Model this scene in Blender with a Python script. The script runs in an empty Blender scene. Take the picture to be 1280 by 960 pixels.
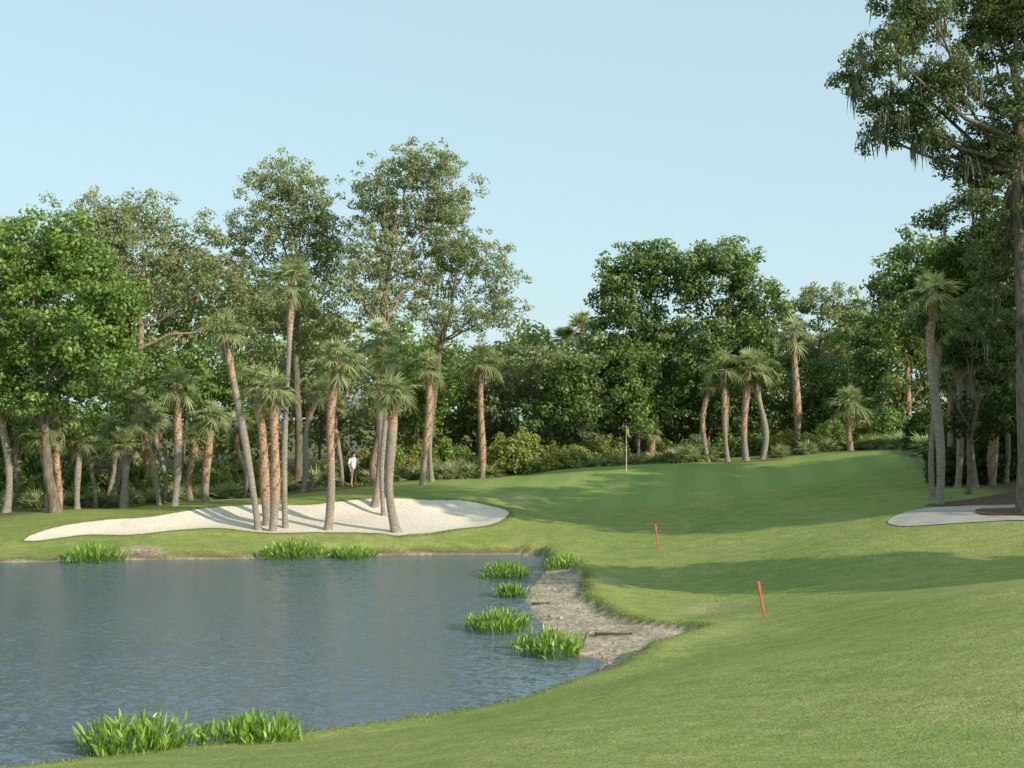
import bpy, math, numpy as np
from mathutils import Vector, Matrix
from mathutils.geometry import delaunay_2d_cdt
rng = np.random.default_rng(7)
scene = bpy.context.scene
COL = scene.collection
scene.view_settings.view_transform = 'Standard'
scene.view_settings.look = 'None'
scene.view_settings.exposure = 0

# ------------------------------------------------------------------ survey helpers
F = 1500.0; CAMZ = 5.0; TH = math.atan(40/1500)
def ray(px, py):
    u = (px-640)/F; v = (480-py)/F
    y = math.cos(TH)-v*math.sin(TH); z = math.sin(TH)+v*math.cos(TH)
    return u/y, z/y
def lvl(px, py, z):
    a, b = ray(px, py); d = (z-CAMZ)/b
    return (a*d, d)
def at(px, py, d):
    a, b = ray(px, py)
    return np.array([a*d, d, CAMZ+b*d])

def smooth(a, b, x):
    t = np.clip((x-a)/(b-a), 0, 1); return t*t*(3-2*t)

def catmull(pts, step=0.3):
    pts = [np.array(p, float) for p in pts]; n = len(pts); out = []
    for i in range(n):
        p0, p1, p2, p3 = pts[i-1], pts[i], pts[(i+1) % n], pts[(i+2) % n]
        L = np.linalg.norm(p2-p1); k = max(2, int(L/step))
        k = min(k, 60)
        for j in range(k):
            t = j/k
            out.append(0.5*((2*p1)+(-p0+p2)*t+(2*p0-5*p1+4*p2-p3)*t*t+(-p0+3*p1-3*p2+p3)*t**3))
    return np.array(out)

def sdf(poly, x, y):
    x = np.asarray(x, float); y = np.asarray(y, float)
    d = np.full(x.shape, 1e9); inside = np.zeros(x.shape, bool)
    n = len(poly)
    for i in range(n):
        ax, ay = poly[i]; bx, by = poly[(i+1) % n]
        ex, ey = bx-ax, by-ay
        wx, wy = x-ax, y-ay
        t = np.clip((wx*ex+wy*ey)/(ex*ex+ey*ey+1e-12), 0, 1)
        d = np.minimum(d, (wx-ex*t)**2+(wy-ey*t)**2)
        c = ((ay > y) != (by > y))
        with np.errstate(divide='ignore', invalid='ignore'):
            xi = (bx-ax)*(y-ay)/((by-ay) if by != ay else 1e-12)+ax
        inside ^= (c & (x < xi))
    d = np.sqrt(d)
    return np.where(inside, -d, d)

LAKE = catmull([(-75, 36), (-28, 40.5)] + [lvl(*p, 0) for p in
    [(0,703),(150,700),(330,698),(470,694),(600,693),(672,695),(684,710),(664,735),(658,752),(672,775),(688,800),
     (710,820),(748,822),(752,836),(730,847),(640,880),(520,900),(400,917),(300,932),(240,939),(80,960),(-100,985)]] +
    [(-14, 14.5), (-40, 12), (-75, 14)], 1.2)
MUD = catmull([lvl(*p, 0.1) for p in [(710,707),(728,722),(730,744),(758,768),(806,782),(866,791),(862,802),(800,823),
     (762,846),(700,850),(640,800),(625,745),(655,708)]], 0.5)
BUNK = catmull([lvl(30,671,.62), lvl(110,669,.62), lvl(180,670,.6), lvl(260,665,.62), lvl(320,666,.62), lvl(420,667,.6), lvl(520,668,.6), lvl(600,657,.75), lvl(636,643,.95),
     lvl(622,632,1.2), lvl(575,625,1.38), lvl(520,626,1.38), lvl(460,627,1.36), lvl(400,630,1.32), lvl(330,633,1.22), lvl(285,638,1.1),
     lvl(230,646,.96), lvl(180,651,.88), lvl(140,653,.85), lvl(80,659,.76)], 0.35)

CP = [(0,0,3.4),(15,0,3.7),(-12,0,3.2),(0,-15,3.6),(-12,11,1.2),(-40,5,2),(-40,48,.8),(-60,60,1.2),(30,-10,4)]
def cp(px, py, z):
    x, y = lvl(px, py, z); CP.append((x, y, z))
for p in [(640,960,1.4),(1280,960,1.7),(1000,900,1.35),(1280,850,1.8),(1200,745,1.6),(1200,730,1.05),(1280,700,1.2),
          (955,772,.46),(880,795,.38),(860,850,.95),(740,845,.1),(1000,790,.8),(1050,740,.55),(823,686,.46),(1000,690,.8),
          (1120,655,1.6),(1280,655,1.75),(1175,630,1.92),(900,660,.9),(760,650,.8),(650,665,.6),(700,620,1.4),(900,620,1.6),
          (783,588,2.37),(640,597,1.9),(950,590,2.35),(1050,572,3.0),(1100,566,3.25),(1155,572,3.1),(1160,610,2.2),(860,582,2.5),
          (520,602,1.65),(300,622,1.1),(0,640,.9),(-300,640,.9),(100,660,.75),(300,668,.58),(500,670,.55),(600,642,.95),
          (200,648,1.0),(400,625,1.4),(560,620,1.5),(30,686,.3),(300,688,.3),(550,686,.3),(640,880,.1),(400,917,.1),(150,950,.1)]:
    cp(*p)
CP += [(0,75,1.9),(30,75,2.6),(-30,75,1.6),(60,75,2.5),(-60,90,2),(0,100,2),(60,100,2),(26,42,2.3),(40,30,2.6),(32,15,2.8),(32,58,2.9),(60,50,2.8),(60,10,3)]
CPa = np.array(CP)
def _U(r2): return 0.5*r2*np.log(r2+1e-9)
n = len(CPa)
K = _U((CPa[:, None, 0]-CPa[None, :, 0])**2+(CPa[:, None, 1]-CPa[None, :, 1])**2)+np.eye(n)*1.5
Pm = np.c_[np.ones(n), CPa[:, :2]]
A = np.zeros((n+3, n+3)); A[:n, :n] = K; A[:n, n:] = Pm; A[n:, :n] = Pm.T
W = np.linalg.solve(A, np.r_[CPa[:, 2], 0, 0, 0])
def land(x, y):
    sh = x.shape; x = x.ravel(); y = y.ravel()
    out = np.full(x.shape, W[n])+W[n+1]*x+W[n+2]*y
    for i in range(n):
        out += W[i]*_U((x-CPa[i, 0])**2+(y-CPa[i, 1])**2)
    return out.reshape(sh)
def height(x, y, full=False):
    x = np.atleast_1d(np.asarray(x, float)); y = np.atleast_1d(np.asarray(y, float))
    z = land(np.clip(x, -70, 70), np.clip(y, -20, 105))
    far = smooth(60, 110, np.maximum(np.abs(x), y-10))
    z = np.clip(z, 0.1, 4.5)*(1-far)+2.2*far
    z += 0.03*np.sin(x*.9+1.3*np.sin(y*.5))+0.025*np.sin(y*1.3+x*.4)
    b = sdf(BUNK, x, y)
    z += (0.07+.02*np.sin(x*2.3))*np.exp(-((b-0.25)/0.45)**2)*(b > -0.2)
    z -= 0.26*smooth(0, 1.5, -b)
    s = sdf(LAKE, x, y)
    m = sdf(MUD, x, y)
    wob = 0.03*np.sin(x*5.1+2*np.sin(y*3.7))
    bank = np.where(s > 0, 0.02+0.20*smooth(0, 0.35, s)+0.26*s+wob*smooth(0,.3,s), 0.35*s)
    z = np.minimum(np.maximum(z, 0.1), np.maximum(bank, -0.8))
    z = z+np.where(s>0, .14*np.exp(-((m-.35)/.6)**2)*smooth(0,.6,s), 0)
    zm = 0.02+0.035*np.maximum(s, 0)+0.018*np.sin(x*7+y*3)*np.sin(y*6-x*2)*smooth(0, .4, s)
    t = smooth(-0.16, 0.14, m+0.10*np.sin(x*4.3+y*2.1)+0.06*np.sin(x*11+y*9))
    z = np.where(s > 0, zm*(1-t)+z*t, z)
    if full: return z, s, m, b, t
    return z
def hz(x, y): return float(height(x, y)[0])

# ------------------------------------------------------------------ materials
def new_mat(name):
    m = bpy.data.materials.new(name); m.use_nodes = True
    nt = m.node_tree; nt.nodes.clear()
    out = nt.nodes.new('ShaderNodeOutputMaterial')
    return m, nt, out
def N(nt, t, **kw):
    nd = nt.nodes.new(t)
    for k, v in kw.items(): setattr(nd, k, v)
    return nd
def ramp(nt, stops, fac=None):
    r = nt.nodes.new('ShaderNodeValToRGB'); e = r.color_ramp.elements
    while len(e) < len(stops): e.new(0.5)
    for el, (p, c) in zip(e, stops):
        el.position = p; el.color = (*c, 1) if len(c) == 3 else c
    if fac is not None: nt.links.new(fac, r.inputs[0])
    return r
def noise(nt, vec, scale, detail=4, rough=.55, dist=0):
    nd = N(nt, 'ShaderNodeTexNoise'); nd.inputs['Scale'].default_value = scale
    nd.inputs['Detail'].default_value = detail; nd.inputs['Roughness'].default_value = rough
    nd.inputs['Distortion'].default_value = dist
    nt.links.new(vec, nd.inputs['Vector']); return nd
def mixc(nt, fac, a, b, mode='MIX'):
    m = nt.nodes.new('ShaderNodeMix'); m.data_type = 'RGBA'; m.blend_type = mode
    for sock, v in ((m.inputs[0], fac), (m.inputs[6], a), (m.inputs[7], b)):
        if isinstance(v, (int, float)): sock.default_value = v
        elif isinstance(v, tuple): sock.default_value = (*v, 1)
        else: nt.links.new(v, sock)
    return m.outputs[2]
def geo_pos(nt):
    g = nt.nodes.new('ShaderNodeNewGeometry'); return g.outputs['Position']
def mapping(nt, vec, scale=(1,1,1), rot=(0,0,0)):
    m = nt.nodes.new('ShaderNodeMapping'); m.inputs['Scale'].default_value = scale
    m.inputs['Rotation'].default_value = rot; nt.links.new(vec, m.inputs['Vector']); return m.outputs[0]
def bump(nt, hgt, strength, dist):
    b = nt.nodes.new('ShaderNodeBump'); b.inputs['Strength'].default_value = strength
    b.inputs['Distance'].default_value = dist; nt.links.new(hgt, b.inputs['Height']); return b.outputs[0]
def math_n(nt, op, a, b=None):
    m = nt.nodes.new('ShaderNodeMath'); m.operation = op
    for i, v in enumerate((a, b)):
        if v is None: continue
        if isinstance(v, (int, float)): m.inputs[i].default_value = v
        else: nt.links.new(v, m.inputs[i])
    return m.outputs[0]
def vmath(nt, op, a, b):
    m = nt.nodes.new('ShaderNodeVectorMath'); m.operation = op
    for i, v in enumerate((a, b)):
        if v is None: continue
        if isinstance(v, tuple): m.inputs[i].default_value = v
        else: nt.links.new(v, m.inputs[i])
    return m.outputs[0]

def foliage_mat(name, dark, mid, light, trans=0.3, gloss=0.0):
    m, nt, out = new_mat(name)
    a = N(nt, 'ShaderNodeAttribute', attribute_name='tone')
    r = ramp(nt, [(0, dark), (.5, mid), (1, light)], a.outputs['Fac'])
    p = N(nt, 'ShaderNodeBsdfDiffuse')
    nt.links.new(r.outputs[0], p.inputs['Color'])
    t = N(nt, 'ShaderNodeBsdfTranslucent')
    c = mixc(nt, 1.0, r.outputs[0], (1.2, 1.35, .65), 'MULTIPLY'); nt.links.new(c, t.inputs['Color'])
    mx = N(nt, 'ShaderNodeMixShader'); mx.inputs[0].default_value = trans
    nt.links.new(p.outputs[0], mx.inputs[1]); nt.links.new(t.outputs[0], mx.inputs[2])
    last = mx.outputs[0]
    if gloss:
        g = N(nt, 'ShaderNodeBsdfGlossy'); g.inputs['Roughness'].default_value = .45; g.inputs['Color'].default_value = (.8,.85,.8,1)
        m2 = N(nt, 'ShaderNodeMixShader'); m2.inputs[0].default_value = gloss
        nt.links.new(last, m2.inputs[1]); nt.links.new(g.outputs[0], m2.inputs[2]); last = m2.outputs[0]
    nt.links.new(last, out.inputs[0]); return m
def simple_mat(name, c1, c2, scale=8, rough=.8, bs=.3, bd=.02, stretch=(1,1,1), spec=.3):
    m, nt, out = new_mat(name)
    tc = N(nt, 'ShaderNodeTexCoord')
    v = mapping(nt, tc.outputs['Object'], stretch)
    nz = noise(nt, v, scale, 4, .6)
    r = ramp(nt, [(.3, c1), (.7, c2)], nz.outputs[0])
    p = N(nt, 'ShaderNodeBsdfPrincipled'); p.inputs['Roughness'].default_value = rough
    p.inputs['Specular IOR Level'].default_value = spec
    nt.links.new(r.outputs[0], p.inputs['Base Color'])
    if bs: nt.links.new(bump(nt, nz.outputs[0], bs, bd), p.inputs['Normal'])
    nt.links.new(p.outputs[0], out.inputs[0]); return m

M = {}
M['oak'] = foliage_mat('oak_leaves', (.155,.18,.095), (.30,.335,.18), (.46,.49,.31), .36)
M['oakdark'] = foliage_mat('shaded_oak_leaves', (.085,.105,.05), (.175,.21,.10), (.31,.35,.19), .32)  # oak leaf colour darkened to carry the shade on the right-hand oak
M['bright'] = foliage_mat('bright_leaves', (.085,.135,.03), (.195,.29,.07), (.33,.43,.13), .36, .03)
M['dense'] = foliage_mat('dense_leaves', (.07,.115,.034), (.165,.24,.07), (.30,.37,.125), .33, .03)
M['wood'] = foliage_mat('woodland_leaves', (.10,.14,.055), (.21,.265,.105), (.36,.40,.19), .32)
M['dark'] = foliage_mat('shade_leaves', (.028,.048,.02), (.07,.105,.035), (.14,.18,.065), .25)  # shade on the path-side trees and shrubs, put into the leaf colour
M['bush'] = foliage_mat('bush_leaves', (.15,.17,.05), (.30,.33,.10), (.45,.46,.18), .34)
M['frond'] = foliage_mat('palm_fronds', (.30,.23,.13), (.23,.28,.125), (.42,.46,.25), .3, .05)
M['water_plant'] = foliage_mat('water_plant_leaves', (.08,.14,.02), (.20,.34,.045), (.36,.50,.10), .35, .05)
M['blade'] = foliage_mat('grass_blades', (.14,.17,.045), (.25,.29,.08), (.40,.39,.17), .3)
M['moss'] = foliage_mat('hanging_moss', (.10,.11,.08), (.18,.19,.14), (.28,.29,.22), .2)
M['bark'] = simple_mat('oak_bark', (.08,.067,.053), (.26,.21,.16), 3, .9, .8, .05, (4,4,1))
M['redbark'] = simple_mat('reddish_bark', (.18,.12,.085), (.44,.32,.23), 3, .9, .8, .05, (4,4,1))
# palm trunk
m, nt, out = new_mat('palm_trunk_bark')
tc = N(nt, 'ShaderNodeTexCoord'); a = N(nt, 'ShaderNodeAttribute', attribute_name='tone')
v = mapping(nt, tc.outputs['Object'], (3,3,14)); nz = noise(nt, v, 2.2, 4, .6)
nz2 = noise(nt, tc.outputs['Object'], 1.1, 2)
g = ramp(nt, [(.3, (.16,.135,.11)), (.7, (.43,.38,.32))], nz.outputs[0])
b_ = ramp(nt, [(.3, (.22,.11,.07)), (.5, (.44,.28,.19)), (.7, (.66,.50,.37))], nz.outputs[0])
c = mixc(nt, a.outputs['Fac'], g.outputs[0], b_.outputs[0])
c = mixc(nt, .5, c, ramp(nt, [(.3, (.6,.6,.6)), (.7, (1.1,1.1,1.1))], nz2.outputs[0]).outputs[0], 'MULTIPLY')
p = N(nt, 'ShaderNodeBsdfPrincipled'); p.inputs['Roughness'].default_value = .9
nt.links.new(c, p.inputs['Base Color']); nt.links.new(bump(nt, nz.outputs[0], .8, .04), p.inputs['Normal'])
nt.links.new(p.outputs[0], out.inputs[0]); M['palmtrunk'] = m

# ground
m, nt, out = new_mat('golf_turf')
pos = geo_pos(nt)
at_ = N(nt, 'ShaderNodeAttribute', attribute_name='mask'); sp = N(nt, 'ShaderNodeSeparateColor'); nt.links.new(at_.outputs['Color'], sp.inputs[0])
bk = N(nt, 'ShaderNodeAttribute', attribute_name='cutbank')
big = noise(nt, pos, .22, 3, .6); mid = noise(nt, mapping(nt, pos, (1,1.6,1)), 1.7, 4, .65); fine = noise(nt, mapping(nt, pos, (1,.6,1)), 28, 3, .75)
speck = noise(nt, pos, 9, 3, .7)
c1 = ramp(nt, [(.3, (.18,.25,.065)), (.5, (.265,.315,.095)), (.68, (.375,.37,.14))], big.outputs[0])
c2 = ramp(nt, [(.32, (.15,.22,.055)), (.52, (.255,.305,.09)), (.70, (.40,.38,.155))], mid.outputs[0])
c = mixc(nt, .5, c1.outputs[0], c2.outputs[0])
fr = ramp(nt, [(.3, (.56,.6,.51)), (.5, (.97,.97,.97)), (.7, (1.38,1.33,1.28))], fine.outputs[0])
c = mixc(nt, .8, c, fr.outputs[0], 'MULTIPLY')
sr = ramp(nt, [(.35, (.79,.83,.75)), (.65, (1.18,1.14,1.12))], speck.outputs[0])
c = mixc(nt, .75, c, sr.outputs[0], 'MULTIPLY')
wv = N(nt, 'ShaderNodeTexWave'); wv.inputs['Scale'].default_value = .16; wv.inputs['Distortion'].default_value = .8
nt.links.new(mapping(nt, pos, (1,.5,0), (0,0,.35)), wv.inputs['Vector'])
gs = ramp(nt, [(.3, (.235,.32,.095)), (.7, (.275,.345,.105))], wv.outputs[0])
gc = mixc(nt, .6, gs.outputs[0], sr.outputs[0], 'MULTIPLY')
c = mixc(nt, sp.outputs[2], c, gc)
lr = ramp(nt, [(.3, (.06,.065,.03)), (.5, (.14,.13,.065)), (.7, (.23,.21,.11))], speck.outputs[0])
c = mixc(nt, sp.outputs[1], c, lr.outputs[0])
mn = noise(nt, pos, 6, 6, .78); mn2 = noise(nt, pos, .9, 3)
mr = ramp(nt, [(.34, (.19,.155,.115)), (.46, (.37,.315,.24)), (.56, (.50,.44,.345)), (.67, (.70,.65,.56))], mn.outputs[0])
mc = mixc(nt, .8, mr.outputs[0], ramp(nt, [(.35,(.68,.63,.56)),(.65,(1.2,1.16,1.1))], mn2.outputs[0]).outputs[0], 'MULTIPLY')
c = mixc(nt, sp.outputs[0], c, mc)
c = mixc(nt, bk.outputs['Fac'], c, ramp(nt, [(.3,(.06,.048,.028)),(.7,(.19,.145,.09))], speck.outputs[0]).outputs[0])
p = N(nt, 'ShaderNodeBsdfPrincipled'); p.inputs['Roughness'].default_value = .85; p.inputs['Specular IOR Level'].default_value = .15
nt.links.new(c, p.inputs['Base Color'])
hh = math_n(nt, 'ADD', fine.outputs[0], math_n(nt, 'MULTIPLY', speck.outputs[0], 1.2))
nt.links.new(bump(nt, hh, .55, .045), p.inputs['Normal'])
nt.links.new(p.outputs[0], out.inputs[0]); M['turf'] = m
# sand
m, nt, out = new_mat('bunker_sand'); pos = geo_pos(nt)
n1 = noise(nt, pos, .8, 4); n2 = noise(nt, pos, 7, 4, .7)
c = mixc(nt, .5, ramp(nt, [(.3, (.64,.56,.46)), (.7, (.80,.72,.61))], n1.outputs[0]).outputs[0],
         ramp(nt, [(.3, (.58,.51,.42)), (.6, (.80,.73,.62))], n2.outputs[0]).outputs[0])
p = N(nt, 'ShaderNodeBsdfPrincipled'); p.inputs['Roughness'].default_value = .9; nt.links.new(c, p.inputs['Base Color'])
nt.links.new(bump(nt, n2.outputs[0], .6, .10), p.inputs['Normal']); nt.links.new(p.outputs[0], out.inputs[0]); M['sand'] = m
M['path'] = simple_mat('path_concrete', (.34,.315,.28), (.46,.43,.39), 1.2, .85, .2, .01)
M['mulch'] = simple_mat('pine_straw', (.07,.042,.027), (.20,.125,.08), 9, .95, .9, .06)
# water: wind ripples from two layers of sloped wavelets
m, nt, out = new_mat('pond_water'); pos = geo_pos(nt)
w1 = noise(nt, mapping(nt, pos, (.8,1.6,1), (0,0,.12)), 7, 3, .6, .3)
w2 = noise(nt, mapping(nt, pos, (1.0,2.0,1), (0,0,-.2)), 18, 3, .65, .2)
w3 = noise(nt, mapping(nt, pos, (.6,1.3,1), (0,0,.3)), .25, 2)
amp = ramp(nt, [(.34, (.7,.7,.7)), (.56, (1,1,1))], w3.outputs[0])
s1 = vmath(nt, 'SUBTRACT', w1.outputs['Color'], (.5,.5,.5)); s2 = vmath(nt, 'SUBTRACT', w2.outputs['Color'], (.5,.5,.5))
s1 = vmath(nt, 'MULTIPLY', s1, (.55,1.1,0)); s2 = vmath(nt, 'MULTIPLY', s2, (.5,.95,0))
ss = vmath(nt, 'ADD', s1, s2); ss = vmath(nt, 'MULTIPLY', ss, amp.outputs[0])
nn = vmath(nt, 'NORMALIZE', vmath(nt, 'ADD', ss, (0,0,1)), None)
p = N(nt, 'ShaderNodeBsdfPrincipled'); p.inputs['Base Color'].default_value = (.12,.16,.20,1)
p.inputs['Roughness'].default_value = .12; p.inputs['IOR'].default_value = 1.4
nt.links.new(nn, p.inputs['Normal']); nt.links.new(p.outputs[0], out.inputs[0]); M['water'] = m
M['red'] = simple_mat('faded_red_paint', (.42,.07,.05), (.62,.17,.13), 12, .6, .1, .003)
M['black'] = simple_mat('dark_plastic', (.04,.038,.035), (.10,.09,.08), 5, .7, .1, .01)
M['white'] = simple_mat('pale_yellow_paint', (.72,.70,.55), (.80,.78,.62), 5, .4, 0)
M['yellow'] = simple_mat('yellow_cloth', (.70,.62,.08), (.78,.70,.12), 5, .7, 0)
M['rock'] = simple_mat('pale_rock', (.3,.27,.22), (.5,.47,.4), 9, .9, .5, .03)
M['skin'] = simple_mat('skin', (.5,.3,.2), (.56,.34,.24), 5, .6, 0)
M['shirt'] = simple_mat('white_cotton', (.72,.72,.72), (.8,.8,.8), 5, .9, .1)
M['shorts'] = simple_mat('khaki_cotton', (.22,.17,.11), (.28,.22,.15), 5, .9, .1)
M['hair'] = simple_mat('dark_hair', (.02,.012,.008), (.05,.03,.02), 30, .7, .2)

# ------------------------------------------------------------------ mesh helpers
def quads_mesh(name, V, nq, tone=None, mat=None, smooth_=False):
    me = bpy.data.meshes.new(name)
    me.vertices.add(len(V)); me.loops.add(nq*4); me.polygons.add(nq)
    me.vertices.foreach_set('co', V.astype(np.float32).ravel())
    me.loops.foreach_set('vertex_index', np.arange(nq*4, dtype=np.int32))
    me.polygons.foreach_set('loop_start', np.arange(0, nq*4, 4, dtype=np.int32))
    if tone is not None:
        a = me.attributes.new('tone', 'FLOAT', 'POINT'); a.data.foreach_set('value', tone.astype(np.float32))
    me.update(calc_edges=True)
    if mat: me.materials.append(mat)
    return me
def idx_mesh(name, V, Q, tone=None, mat=None, smooth_=True):
    me = bpy.data.meshes.new(name); Q = np.asarray(Q, np.int32)
    me.vertices.add(len(V)); me.loops.add(Q.size); me.polygons.add(len(Q))
    me.vertices.foreach_set('co', np.asarray(V, np.float32).ravel())
    me.loops.foreach_set('vertex_index', Q.ravel())
    me.polygons.foreach_set('loop_start', np.arange(0, Q.size, Q.shape[1], dtype=np.int32))
    if smooth_: me.polygons.foreach_set('use_smooth', np.ones(len(Q), bool))
    if tone is not None:
        a = me.attributes.new('tone', 'FLOAT', 'POINT'); a.data.foreach_set('value', np.asarray(tone, np.float32))
    me.update(calc_edges=True); me.validate()
    if mat: me.materials.append(mat)
    return me
def obj(name, me, loc=(0,0,0), parent=None, rotz=0, scale=1, **props):
    o = bpy.data.objects.new(name, me); COL.objects.link(o)
    o.location = loc; o.rotation_euler = (0,0,rotz)
    o.scale = (scale,)*3 if isinstance(scale, (int,float)) else scale
    if parent: o.parent = parent
    for k, v in props.items(): o[k] = v
    return o
def thing(name, loc, label, category, group=None, rotz=0, scale=1):
    o = obj(name, None, loc, rotz=rotz, scale=scale, label=label, category=category)
    if group: o['group'] = group
    o.empty_display_size = .3
    return o
class Leaves:
    def __init__(s): s.P=[]; s.N=[]; s.S=[]; s.T=[]
    def clump(s, c, r, n, size, tone, flat=.8):
        n=max(n,4)
        d = rng.normal(size=(n,3)); d /= np.linalg.norm(d, axis=1)[:,None]
        f = rng.random(n)**.4
        s.P.append(c+d*(f*r)[:,None]*np.array([1,1,flat]))
        nn = d+rng.normal(size=(n,3))*.5+np.array([0,0,.3]); nn /= np.linalg.norm(nn, axis=1)[:,None]
        s.N.append(nn); s.S.append(size*(.6+.8*rng.random(n)))
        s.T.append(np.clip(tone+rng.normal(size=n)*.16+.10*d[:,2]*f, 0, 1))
    def mesh(s, name, mat, aspect=.62):
        P=np.concatenate(s.P); Nn=np.concatenate(s.N); S=np.concatenate(s.S); T=np.concatenate(s.T)
        r=rng.normal(size=P.shape); t=np.cross(Nn,r); t/=np.linalg.norm(t,axis=1)[:,None]+1e-9
        b=np.cross(Nn,t); h=(S*.5)[:,None]
        V=np.stack([P-t*h, P-b*h*aspect+Nn*h*.15, P+t*h, P+b*h*aspect+Nn*h*.15],1).reshape(-1,3)
        return quads_mesh(name, V, len(P), np.repeat(T,4), mat)
class Tubes:
    def __init__(s): s.V=[]; s.Q=[]; s.n=0; s.T=[]
    def tube(s, pts, rad, sides=7, tone=0.):
        pts=np.array(pts,float); rad=np.array(rad,float); k=len(pts)
        T=np.gradient(pts,axis=0); T/=np.linalg.norm(T,axis=1)[:,None]+1e-9
        up=np.array([.13,.95,.28]) if abs(T[0][2])>.7 else np.array([0,0,1.])
        a=np.cross(T,up); a/=np.linalg.norm(a,axis=1)[:,None]+1e-9; b=np.cross(T,a)
        th=np.linspace(0,2*np.pi,sides,endpoint=False)
        ring=pts[:,None]+rad[:,None,None]*(np.cos(th)[None,:,None]*a[:,None]+np.sin(th)[None,:,None]*b[:,None])
        s.V.append(ring.reshape(-1,3))
        i=np.arange(k-1)[:,None]*sides; j=np.arange(sides)[None]; j2=(j+1)%sides
        q=np.stack([i+j,i+j2,i+sides+j2,i+sides+j],-1).reshape(-1,4)+s.n
        s.Q.append(q)
        tt = np.asarray(tone,float)*np.ones(k); s.T.append(np.repeat(tt,sides)); s.n+=k*sides
    def mesh(s,name,mat):
        return idx_mesh(name,np.concatenate(s.V),np.concatenate(s.Q),np.concatenate(s.T),mat)
def curve_pts(a,b,k,sag=0,wob=.1,mid=None):
    t=np.linspace(0,1,k)[:,None]; a=np.array(a,float); b=np.array(b,float)
    if mid is None: p=a*(1-t)+b*t
    else: p=a*(1-t)**2+2*mid*t*(1-t)+b*t*t
    L=np.linalg.norm(b-a); w=rng.normal(size=(k,3))*wob*L/k; w[0]=0; w[-1]=0
    p=p+np.cumsum(w,axis=0)*(1-t)*1.0
    p[:,2]+=sag*np.sin(np.pi*t[:,0])
    p[-1]=b; return p

# ------------------------------------------------------------------ GROUND
def axis(a,b,fine0,fine1,step,grow=1.18,maxs=25):
    pts=list(np.arange(fine0,fine1+1e-6,step)); s=step; x=fine1
    while x<b: s=min(s*grow,maxs); x+=s; pts.append(x)
    s=step; x=fine0
    while x>a: s=min(s*grow,maxs); x-=s; pts.insert(0,x)
    return np.array(pts)
xs=axis(-500,500,-26,26,.2); ys1=axis(-60,47,9,47,.2); ys2=axis(47,600,47.25,68,.3)
ys=np.r_[ys1[ys1<=47.01], ys2[ys2>47.1]]
X,Y=np.meshgrid(xs,ys); nx,ny=len(xs),len(ys)
Z,S_,M_,B_,T_=height(X.ravel(),Y.ravel(),True)
Xr,Yr=X.ravel(),Y.ravel()
PATH = catmull([lvl(1110,650,1.62),lvl(1145,643,1.7),lvl(1200,638,1.83),lvl(1250,635,1.92),lvl(1330,634,1.95),lvl(1420,645,1.9),lvl(1420,652,1.9),lvl(1330,640,1.9),lvl(1260,641,1.85),lvl(1222,645,1.75),lvl(1225,651,1.7),
                lvl(1290,653,1.7),lvl(1420,660,1.7),lvl(1420,668,1.65),lvl(1290,658,1.65),lvl(1200,657,1.62),lvl(1130,656,1.6)],.3)
PATH2 = catmull([lvl(-200,628,1.0),lvl(0,626,1.0),lvl(60,625,1.0),lvl(110,620,1.05),lvl(112,623,1.05),lvl(60,631,.95),lvl(0,634,.95),lvl(-200,640,.9)],.5)
MULCH = catmull([lvl(1155,632,1.9),lvl(1175,627,1.98),lvl(1210,624,2.05),lvl(1290,618,2.12),lvl(1400,615,2.2),lvl(1410,640,1.95),lvl(1330,633.5,1.95),lvl(1250,634.5,1.92),lvl(1200,637,1.84)],.4)
MULCH2 = catmull([lvl(1222,645,1.75),lvl(1260,641.5,1.85),lvl(1330,641,1.88),lvl(1330,654,1.75),lvl(1290,652,1.72),lvl(1228,650.5,1.7)],.3)
dep=smooth(.12,.45,-B_)*.08
for P_ in (PATH,PATH2,MULCH,MULCH2): dep=np.maximum(dep,smooth(.05,.3,-sdf(P_,Xr,Yr))*.05)
Vg=np.c_[Xr,Yr,Z-dep]
i=np.arange(ny-1)[:,None]*nx; j=np.arange(nx-1)[None]
Q=np.stack([i+j,i+j+1,i+nx+j+1,i+nx+j],-1).reshape(-1,4)
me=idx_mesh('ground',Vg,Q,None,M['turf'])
mud=(1-T_)*(S_>-3)
mud=np.maximum(mud, smooth(.10,.0,S_)*(S_>-5)*1.0)
px0,py0=lvl(170,693,.15); mud=np.maximum(mud, smooth(1.3,.6,np.hypot((Xr-px0),(Yr-py0)*2.2)))
for (a_,b_,r_) in ((760,712,.35),(775,718,.3),(880,742,.6),(905,745,.5),(940,765,.3),(650,628,.9),(600,690,.4)):
    q=lvl(a_,b_,.5 if b_>640 else 1.2); mud=np.maximum(mud, .4*smooth(r_*1.8,r_*.2,np.hypot(Xr-q[0],(Yr-q[1])*.8)))
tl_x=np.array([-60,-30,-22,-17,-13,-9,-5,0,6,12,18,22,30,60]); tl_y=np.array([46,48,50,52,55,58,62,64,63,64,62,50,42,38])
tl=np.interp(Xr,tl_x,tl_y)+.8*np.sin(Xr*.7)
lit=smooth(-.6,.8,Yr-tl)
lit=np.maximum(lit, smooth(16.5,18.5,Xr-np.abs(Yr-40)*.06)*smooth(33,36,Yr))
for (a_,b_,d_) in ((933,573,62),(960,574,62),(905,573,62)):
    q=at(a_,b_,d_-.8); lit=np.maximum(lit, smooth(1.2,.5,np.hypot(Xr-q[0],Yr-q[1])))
fx,fy=at(800,588,58)[:2]
grn=smooth(1.25,.9,np.hypot((Xr-fx-1.)/12,(Yr-fy)/6.5))
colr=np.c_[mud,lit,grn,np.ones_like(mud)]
ca=me.color_attributes.new('mask','FLOAT_COLOR','POINT'); ca.data.foreach_set('color',colr.astype(np.float32).ravel())
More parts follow.
